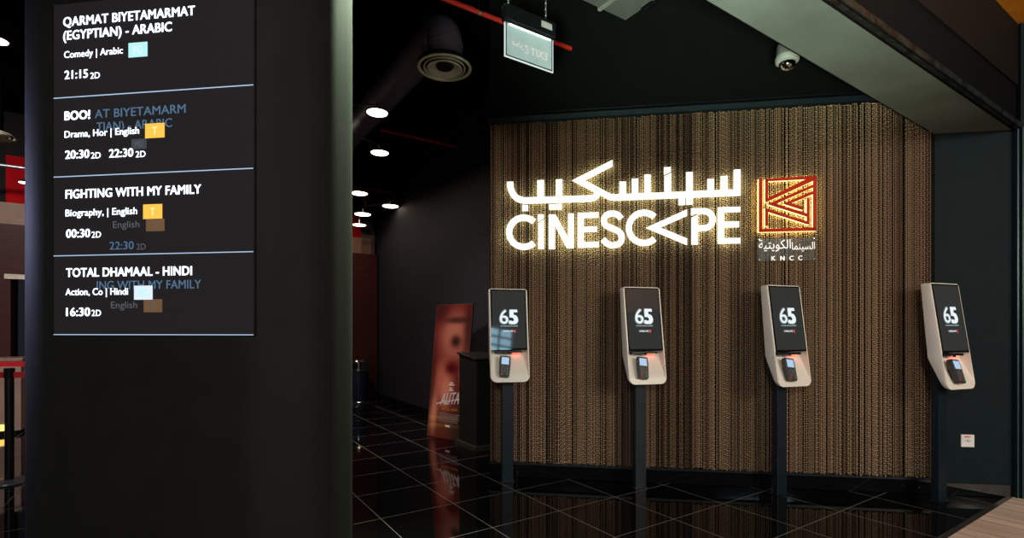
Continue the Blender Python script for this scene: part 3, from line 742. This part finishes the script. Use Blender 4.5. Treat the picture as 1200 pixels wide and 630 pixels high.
MB().box(EXL-.105, EXL-.020, -.0295, -.0282, zt_+.045, zt_+.085).build('rating_label', mat('pale_label', (.45, .45, .45), .5), ex)
ghostw = mat('frosted_lettering', (.42, .40, .38), .5, emit=(.75, .72, .68), es=.50)
zm = zb+.055
fit_text('lettering', 'EXIT', .185, zm, .135, .050, ghostw, ex, y=-.0050, bold=.03, mirror=True)
fit_text('lettering', '\ufe9d\ufeae\ufea8\ufee3', .045, zm-.005, .125, .065, ghostw, ex, y=-.0050, bold=.02, mirror=True, full=True)
for xx in (.02, EXL-.05):
    cm = MB(); z = zt_+.105; i = 0
    while z < 4.55:
        a = i % 2
        ring = [((xx+.006*math.cos(t)) if a else xx, 0 if a else .006*math.cos(t), z+.012+.012*math.sin(t)) for t in [2*math.pi*q/8 for q in range(8)]]
        cm.tube(ring, .0018, 5, closed=True); z += .020; i += 1
    cm.build('chain', steel, ex, smooth=True)

# ================================================================== PIPES, DUCTS
def pipe(name, p0, p1, r, m, lab, cat='pipe', group=None):
    o = MB().tube([p0, p1], r, 14).build(name, m, smooth=True); tag(o, lab, cat, group); return o
e1 = at(669, 57, 4.74); z_p = e1.z
pp = thing('sprinkler_pipe', 'bright red sprinkler pipe running behind the hanging exit sign', 'pipe', e1)
MB().tube([tuple(-DB*3.4), tuple(DB*.0)], .020, 14).build('pipe_run', redpipe, pp, smooth=True)
q = at(542, 8.5, 4.33)-e1
q = -DB*(1.0)
for kk in (.98, 2.3):
    c = -DB*kk
    MB().tube([tuple(c-DB*.012), tuple(c+DB*.012)], .024, 14).build('clamp', steel, pp, smooth=True)
    MB().tube([(c.x, c.y, .02), (c.x, c.y, 4.598-e1.z)], .005, 8).build('hanger_rod', steel, pp, smooth=True)
e2 = at(537, 172, 7.38)
pipe('sprinkler_pipe', e2-DB*1.16, e2, .022, mat('dull_red_pipe_paint', (.50, .02, .02), .4), 'dull red sprinkler pipe ending at the corridor wall, below the round duct')
e3 = at(461, 226, 9.6)
pipe('sprinkler_pipe', e3-DB*.9, e3-DB*.03, .018, MATS['dull_red_pipe_paint'], 'thin dark red pipe furthest down the corridor above the lamp discs')
p0 = at(-10, 192, 6.75); pipe('conduit_pipe', p0-DB*1.6, p0+DB*1.6, .022, mat('silver_conduit', (.35, .38, .48), .3, metal=.8), 'thin silver conduit under the ceiling left of the column')

# round duct with elbow and diffuser
dcn = at(521, 81, 4.45)
dt = thing('air_duct', 'large round dark air duct turning down to a metal ring diffuser', 'duct', dcn)
RD = .155
mb = MB()
path = [(0, 0, .05), (0, 0, .17)]
Rb = .16
for i in range(0, 10):
    t = math.radians(i*10); path.append((DA.x*(Rb-Rb*math.cos(t)), DA.y*(Rb-Rb*math.cos(t)), .20+Rb*math.sin(t)))
last = Vector(path[-1]); path.append(tuple(last+DA*.10))
mb.tube(path, RD, 28).build('elbow', duct, dt, smooth=True)
mb = MB(); st = last+DA*.08; pth = []; rs = []
kx = 0.0
while kx < 6.4:
    pth += [tuple(st+DA*kx), tuple(st+DA*(kx+.005))]; rs += [RD+.004, RD]
    for t in range(1, 8):
        pth.append(tuple(st+DA*(kx+.005+t*.075))); rs.append(RD+(.0015 if t % 2 else 0))
    kx += .62
mb.tube(pth, rs, 28).build('duct_run', duct, dt, smooth=True)
for zz in (.06, .19): MB().lathe([(RD-.005, zz), (RD+.006, zz), (RD+.006, zz+.02), (RD-.005, zz+.02)], 32, closed=True).build('band', duct, dt, smooth=True)
dfm = mat('diffuser_aluminium', (.62, .62, .50), .3, metal=.25)
MB().lathe([(.225, .0), (.235, .006), (.235, .014), (.222, .02), (.208, .016), (.214, .003)], 48, closed=True).build('outer_ring', dfm, dt, smooth=True)
MB().lathe([(.178, .0), (.184, .004), (.176, .024), (.168, .024), (.172, .004)], 48, closed=True).build('middle_ring', dfm, dt, smooth=True)
MB().lathe([(.148, -.002), (.152, .002), (.085, .045), (.078, .042), (.080, .024), (.140, -.004)], 48, closed=True).build('inner_cone', dfm, dt, smooth=True)
MB().lathe([(0, .046), (.225, .046), (.225, .020), (.229, .020), (.229, .050), (0, .050)], 40).build('back_pan', blackmetal, dt, smooth=True)
MB().lathe([(0, .012), (.07, .010), (.075, .03), (0, .04)], 32).build('centre_plate', blackmetal, dt, smooth=True)
for p in (last+DA*.25, last+DA*2.2):
    MB().tube([(p.x, p.y, p.z), (p.x, p.y, 4.598-dcn.z)], .004, 6).build('hanger_wire', steel, dt)

# left second duct diffuser at the frame edge
d2 = at(-14, 158, 5.6)
dt2 = thing('air_duct', 'round air diffuser at the left frame edge below the dark ceiling', 'duct', d2)
MB().tube([(0, 0, .05), (0, 0, 4.597-d2.z)], RD*.8, 28).build('drop_duct', ceilm, dt2, smooth=True)
for src in ('outer_ring', 'middle_ring', 'inner_cone'):
    s0 = [c for c in dt.children if c.name.startswith(src)][0]; c = s0.copy(); C.objects.link(c); c.parent = dt2

# rectangular duct in the dark ceiling above the lettering
ra = plane_hit(733, 24, (0, 0, 3.98), Vector((0, 0, 1))); rb = plane_hit(756, 16, (0, 0, 3.98), Vector((0, 0, 1)))
rd = thing('rectangular_duct', 'wide flat grey ceiling duct high above the white lettering', 'duct', (ra.x, ra.y, 3.98), ER)
rm = mat('grey_sheet_duct', (.10, .11, .10), .5)
MB().box(-.75, 0, -.50, 0, 0, .35).build('duct_box', rm, rd, bevel=.005)
for k in range(1): MB().box(-.30-k*.9, -.27-k*.9, -.515, .015, -.012, .36).build('flange', mat('duct_flange', (.22, .23, .21), .4), rd)
MB().box(-.02, .03, -.30, -.18, .0, .10).build('damper_box', blackmetal, rd)

# ================================================================== LAMPS
def disc_lamp(name, px, py, d, R, lab, arm_to=None, parent=None):
    p = at(px, py, d); 
    if parent is None:
        t = thing('disc_lamp', lab, 'lamp', p, group='glowing disc lamps over the corridor'); off = Vector((0, 0, 0))
    else: t = parent; off = p-Vector(parent.location)
    s = MB().lathe([(0, .035), (.03, .035), (R*.98, .012), (R, .004), (R, -.001), (R-.008, -.001), (R-.008, .002), (0, .002)], 32, off).build('shade', blackmetal, t, smooth=True)
    MB().lathe([(0, -.006), (R-.012, -.004), (R-.009, .0015), (0, .0015)], 32, off).build('diffuser', lampface, s, smooth=True)
    MB().tube([off+Vector((0, 0, .03)), off+Vector((0, 0, .10))], .012, 8).build('stem', steel, t, smooth=True)
    return t, p
t, p = disc_lamp('a', 442, 132, 5.3, .115, 'nearest glowing disc lamp, just below the round air duct')
MB().tube([Vector((0, 0, .09)), Vector((-.9, .15, .13))], .008, 8).build('arm', steel, t, smooth=True)
MB().tube([Vector((-.9, .15, .13)), Vector((-.9, .15, 4.598-p.z))], .008, 8).build('suspension_rod', steel, t, smooth=True)
t, p = disc_lamp('b', 445, 179, 6.5, .118, 'glowing disc lamp just below the dull red pipe start')
MB().tube([Vector((0, 0, .09)), Vector((-.55, -.1, .32)), Vector((-.55, -.1, 4.598-p.z))], .008, 8).build('arm', steel, t, smooth=True)
hub = at(429, 241.5, 9.6)
chd = thing('chandelier', 'branching metal chandelier with three glowing discs far down the corridor', 'lamp', hub)
for px, py, d in ((421, 226.5, 8.9), (457.5, 241.5, 9.3), (425, 251, 9.3)):
    _, p = disc_lamp('c', px, py, d, .15, None, parent=chd)
    MB().tube([Vector((0, 0, 0)), p-hub+Vector((0, 0, .07))], .012, 8).build('arm', steel, chd, smooth=True)
MB().tube([(0, 0, 0), (0, 0, 4.598-hub.z)], .012, 8).build('suspension_rod', steel, chd, smooth=True)
t, p = disc_lamp('d', 421, 263.5, 9.6, .13, 'lowest glowing disc lamp in front of the red panel down the corridor')
MB().tube([(0, 0, .09), (0, 0, 4.598-p.z)], .006, 6).build('suspension_rod', steel, t)
t, p = disc_lamp('e', -5, 47, 4.95, .10, 'glowing disc lamp at the upper left frame edge')
MB().tube([(0, 0, .09), (0, 0, 4.598-p.z)], .006, 6).build('suspension_rod', steel, t)
t, p = disc_lamp('f', 30, 214, 6.4, .075, 'small glowing lamp in front of the red panel left of the column')
MB().tube([(0, 0, .09), (0, 0, 4.598-p.z)], .006, 6).build('suspension_rod', steel, t)

# loudspeaker on far wall
ls = at(429, 263, 10.25)
spk = thing('loudspeaker', 'small black wall loudspeaker beside the red panel down the corridor', 'speaker', ls, BR)
MB().box(-.10, .10, -.02, .16, -.15, .13).build('cabinet', black, spk, bevel=.02)
MB().lathe([(0, 0), (.06, 0), (.065, .01), (.03, .02), (0, .02)], 20).build('cone', blackmetal, spk, Matrix.Translation((0, .165, -.03)) @ Matrix.Rotation(math.pi/2, 4, 'X'))

# exit box green in the passage
gx = at(15, 334, 8.3)
gs = thing('green_exit_box', 'tiny green glowing box sign inside the dark doorway left of the column', 'sign', gx, BR)
MB().box(-.06, .06, -.03, 0, -.14, .14).build('case', black, gs)
MB().box(-.05, .05, 0.001, .005, -.13, -.01).box(-.05, .05, .001, .005, .01, .13).build('lit_face', emis('green_sign_glow', (.03, .5, .12), .5), gs)

# ================================================================== COUNTER, BARRIER (left of the column)
ctr_p = ground(24.5, 508)
ct = thing('service_counter', 'pale timber service counter with an amber strip light, behind the belt barrier', 'counter', ctr_p, ER)
MB().box(-3.0, 0, 0, .55, .05, .98).build('body', mat('counter_pinkish_timber', (.30, .19, .16), .5, vscale=2), ct)
MB().box(-3.02, .02, -.02, .57, .98, 1.02).build('worktop', mat('counter_worktop', (.24, .15, .12), .35), ct, bevel=.004)
MB().box(-3.0, -.15, -.012, -.001, .06, .14).build('strip_light', emis('amber_strip', (1, .55, .10), 3.0), ct)
MB().box(-2.95, -.05, .03, .5, 0, .05).build('kickboard', black, ct)
bp2 = ground(11, 565)
br_ = thing('belt_barrier', 'black belt barrier post with red belts, standing left of the column', 'barrier', bp2)
MB().lathe([(0, .0), (.16, 0), (.165, .006), (.16, .018), (.06, .028), (0, .03)], 40).build('base', mat('barrier_base_grey', (.10, .10, .13), .35, metal=.3), br_, smooth=True)
MB().tube([(0, 0, .028), (0, 0, .96)], .033, 24).build('post', blackmetal, br_, smooth=True)
MB().tube([(0, 0, .96), (0, 0, 1.045)], .038, 24).build('belt_head', black, br_, smooth=True)
belt = mat('red_webbing', (.62, .015, .025), .6)
def beltm(a, b, z0, z1):
    a = Vector(a); b = Vector(b); n = (b-a).normalized().cross(Vector((0, 0, 1)))*.0015
    return MB().hull8([a+n+Vector((0, 0, z0)), b+n+Vector((0, 0, z0)), b-n+Vector((0, 0, z0)), a-n+Vector((0, 0, z0))], [a+n+Vector((0, 0, z1)), b+n+Vector((0, 0, z1)), b-n+Vector((0, 0, z1)), a-n+Vector((0, 0, z1))])
beltm((-.038, 0, 0), (-2.0, .3, 0), .955, 1.01).build('belt', belt, br_)
beltm((.038, 0, 0), (1.6, .55, 0), .955, 1.01).build('belt', belt, br_)
# second barrier whose belt runs behind
bq = bp2+Vector((-1.9, 1.0, 0))
b3 = thing('belt_barrier', 'belt barrier further back whose upper red belt passes behind the nearer post', 'barrier', bq)
for c in br_.children:
    if not c.name.startswith('belt') or c.name.startswith('belt_head'):
        cc_ = c.copy(); C.objects.link(cc_); cc_.parent = b3
beltm((.038, 0, 0), (3.6, .25, 0), .985, 1.04).build('belt', belt, b3)

# ================================================================== LIGHT
def area(name, loc, target, size, power, col, sy=None, spread=None):
    l = bpy.data.lights.new(name, 'AREA'); l.shape = 'RECTANGLE' if sy else 'DISK'; l.size = size
    if sy: l.size_y = sy
    l.energy = power; l.color = col
    if spread: l.spread = math.radians(spread)
    o = bpy.data.objects.new(name, l); C.objects.link(o); o.location = loc
    o.rotation_euler = (Vector(target)-Vector(loc)).to_track_quat('-Z', 'Y').to_euler(); return o
area('concourse_lamp', (4.9, -1.6, 3.55), (2.0, 4.6, .9), 1.1, 140, (1, .92, .79))
area('concourse_lamp', (-.8, -3.8, 3.9), (1.0, 4.6, .9), 1.4, 185, (1, .95, .85))
area('concourse_lamp', (7.2, -2.6, 2.55), (4.0, 3.0, .0), .7, 110, (1, .90, .78))
area('soffit_bounce_fill', (-.3, -.9, .8), (.8, 1.5, 3.06), .5, 62, (.84, 1.0, .80), spread=48)  # added light standing in for concourse bounce onto the near soffit
area('column_rim_fill', (-.2, 3.9, 4.5), (-.75, 2.3, 1.2), .3, 60, (.80, 1.0, .68), spread=50)  # unseen light, added to brighten the column's right rim
area('lobby_fill', (-5.2, 3.6, 4.3), (-7.0, 7.6, 1.2), .4, 42, (1, .88, .80), spread=100)  # unseen light added to bring up the far wall, red panel and counter
area('lobby_fill', (-6.5, 2.8, 2.6), (-2.0, 2.2, 1.4), .4, 7, (.55, .60, 1.0), spread=50)  # added bluish light that tints the column's left edge
area('corridor_light', (-3.0, 7.6, 4.0), (-2.0, 8.0, 0), .4, 48, (1, .80, .66))
area('corridor_light', (-2.0, 4.9, 3.9), (-.9, 6.8, .8), .3, 11, (1, .84, .76), spread=60)  # extra light without a fitting, added to lift the poster and corridor wall
w = bpy.data.worlds.new('World'); bpy.context.scene.world = w; w.use_nodes = True
w.node_tree.nodes['Background'].inputs['Color'].default_value = (.5, .6, .75, 1); w.node_tree.nodes['Background'].inputs['Strength'].default_value = .02

# ================================================================== CAMERA
cd = bpy.data.cameras.new('Camera'); co = bpy.data.objects.new('Camera', cd); C.objects.link(co)
co.location = (0, 0, H); co.rotation_euler = (math.pi/2, 0, 0); cd.sensor_width = 36; cd.lens = F/1200*36
cd.shift_y = (HY-315)/1200; cd.clip_start = .05
sc = bpy.context.scene; sc.camera = co
sc.view_settings.view_transform = 'Standard'; sc.view_settings.look = 'None'; sc.view_settings.gamma = 1; sc.view_settings.exposure = 0
sc.view_settings.use_curve_mapping = False
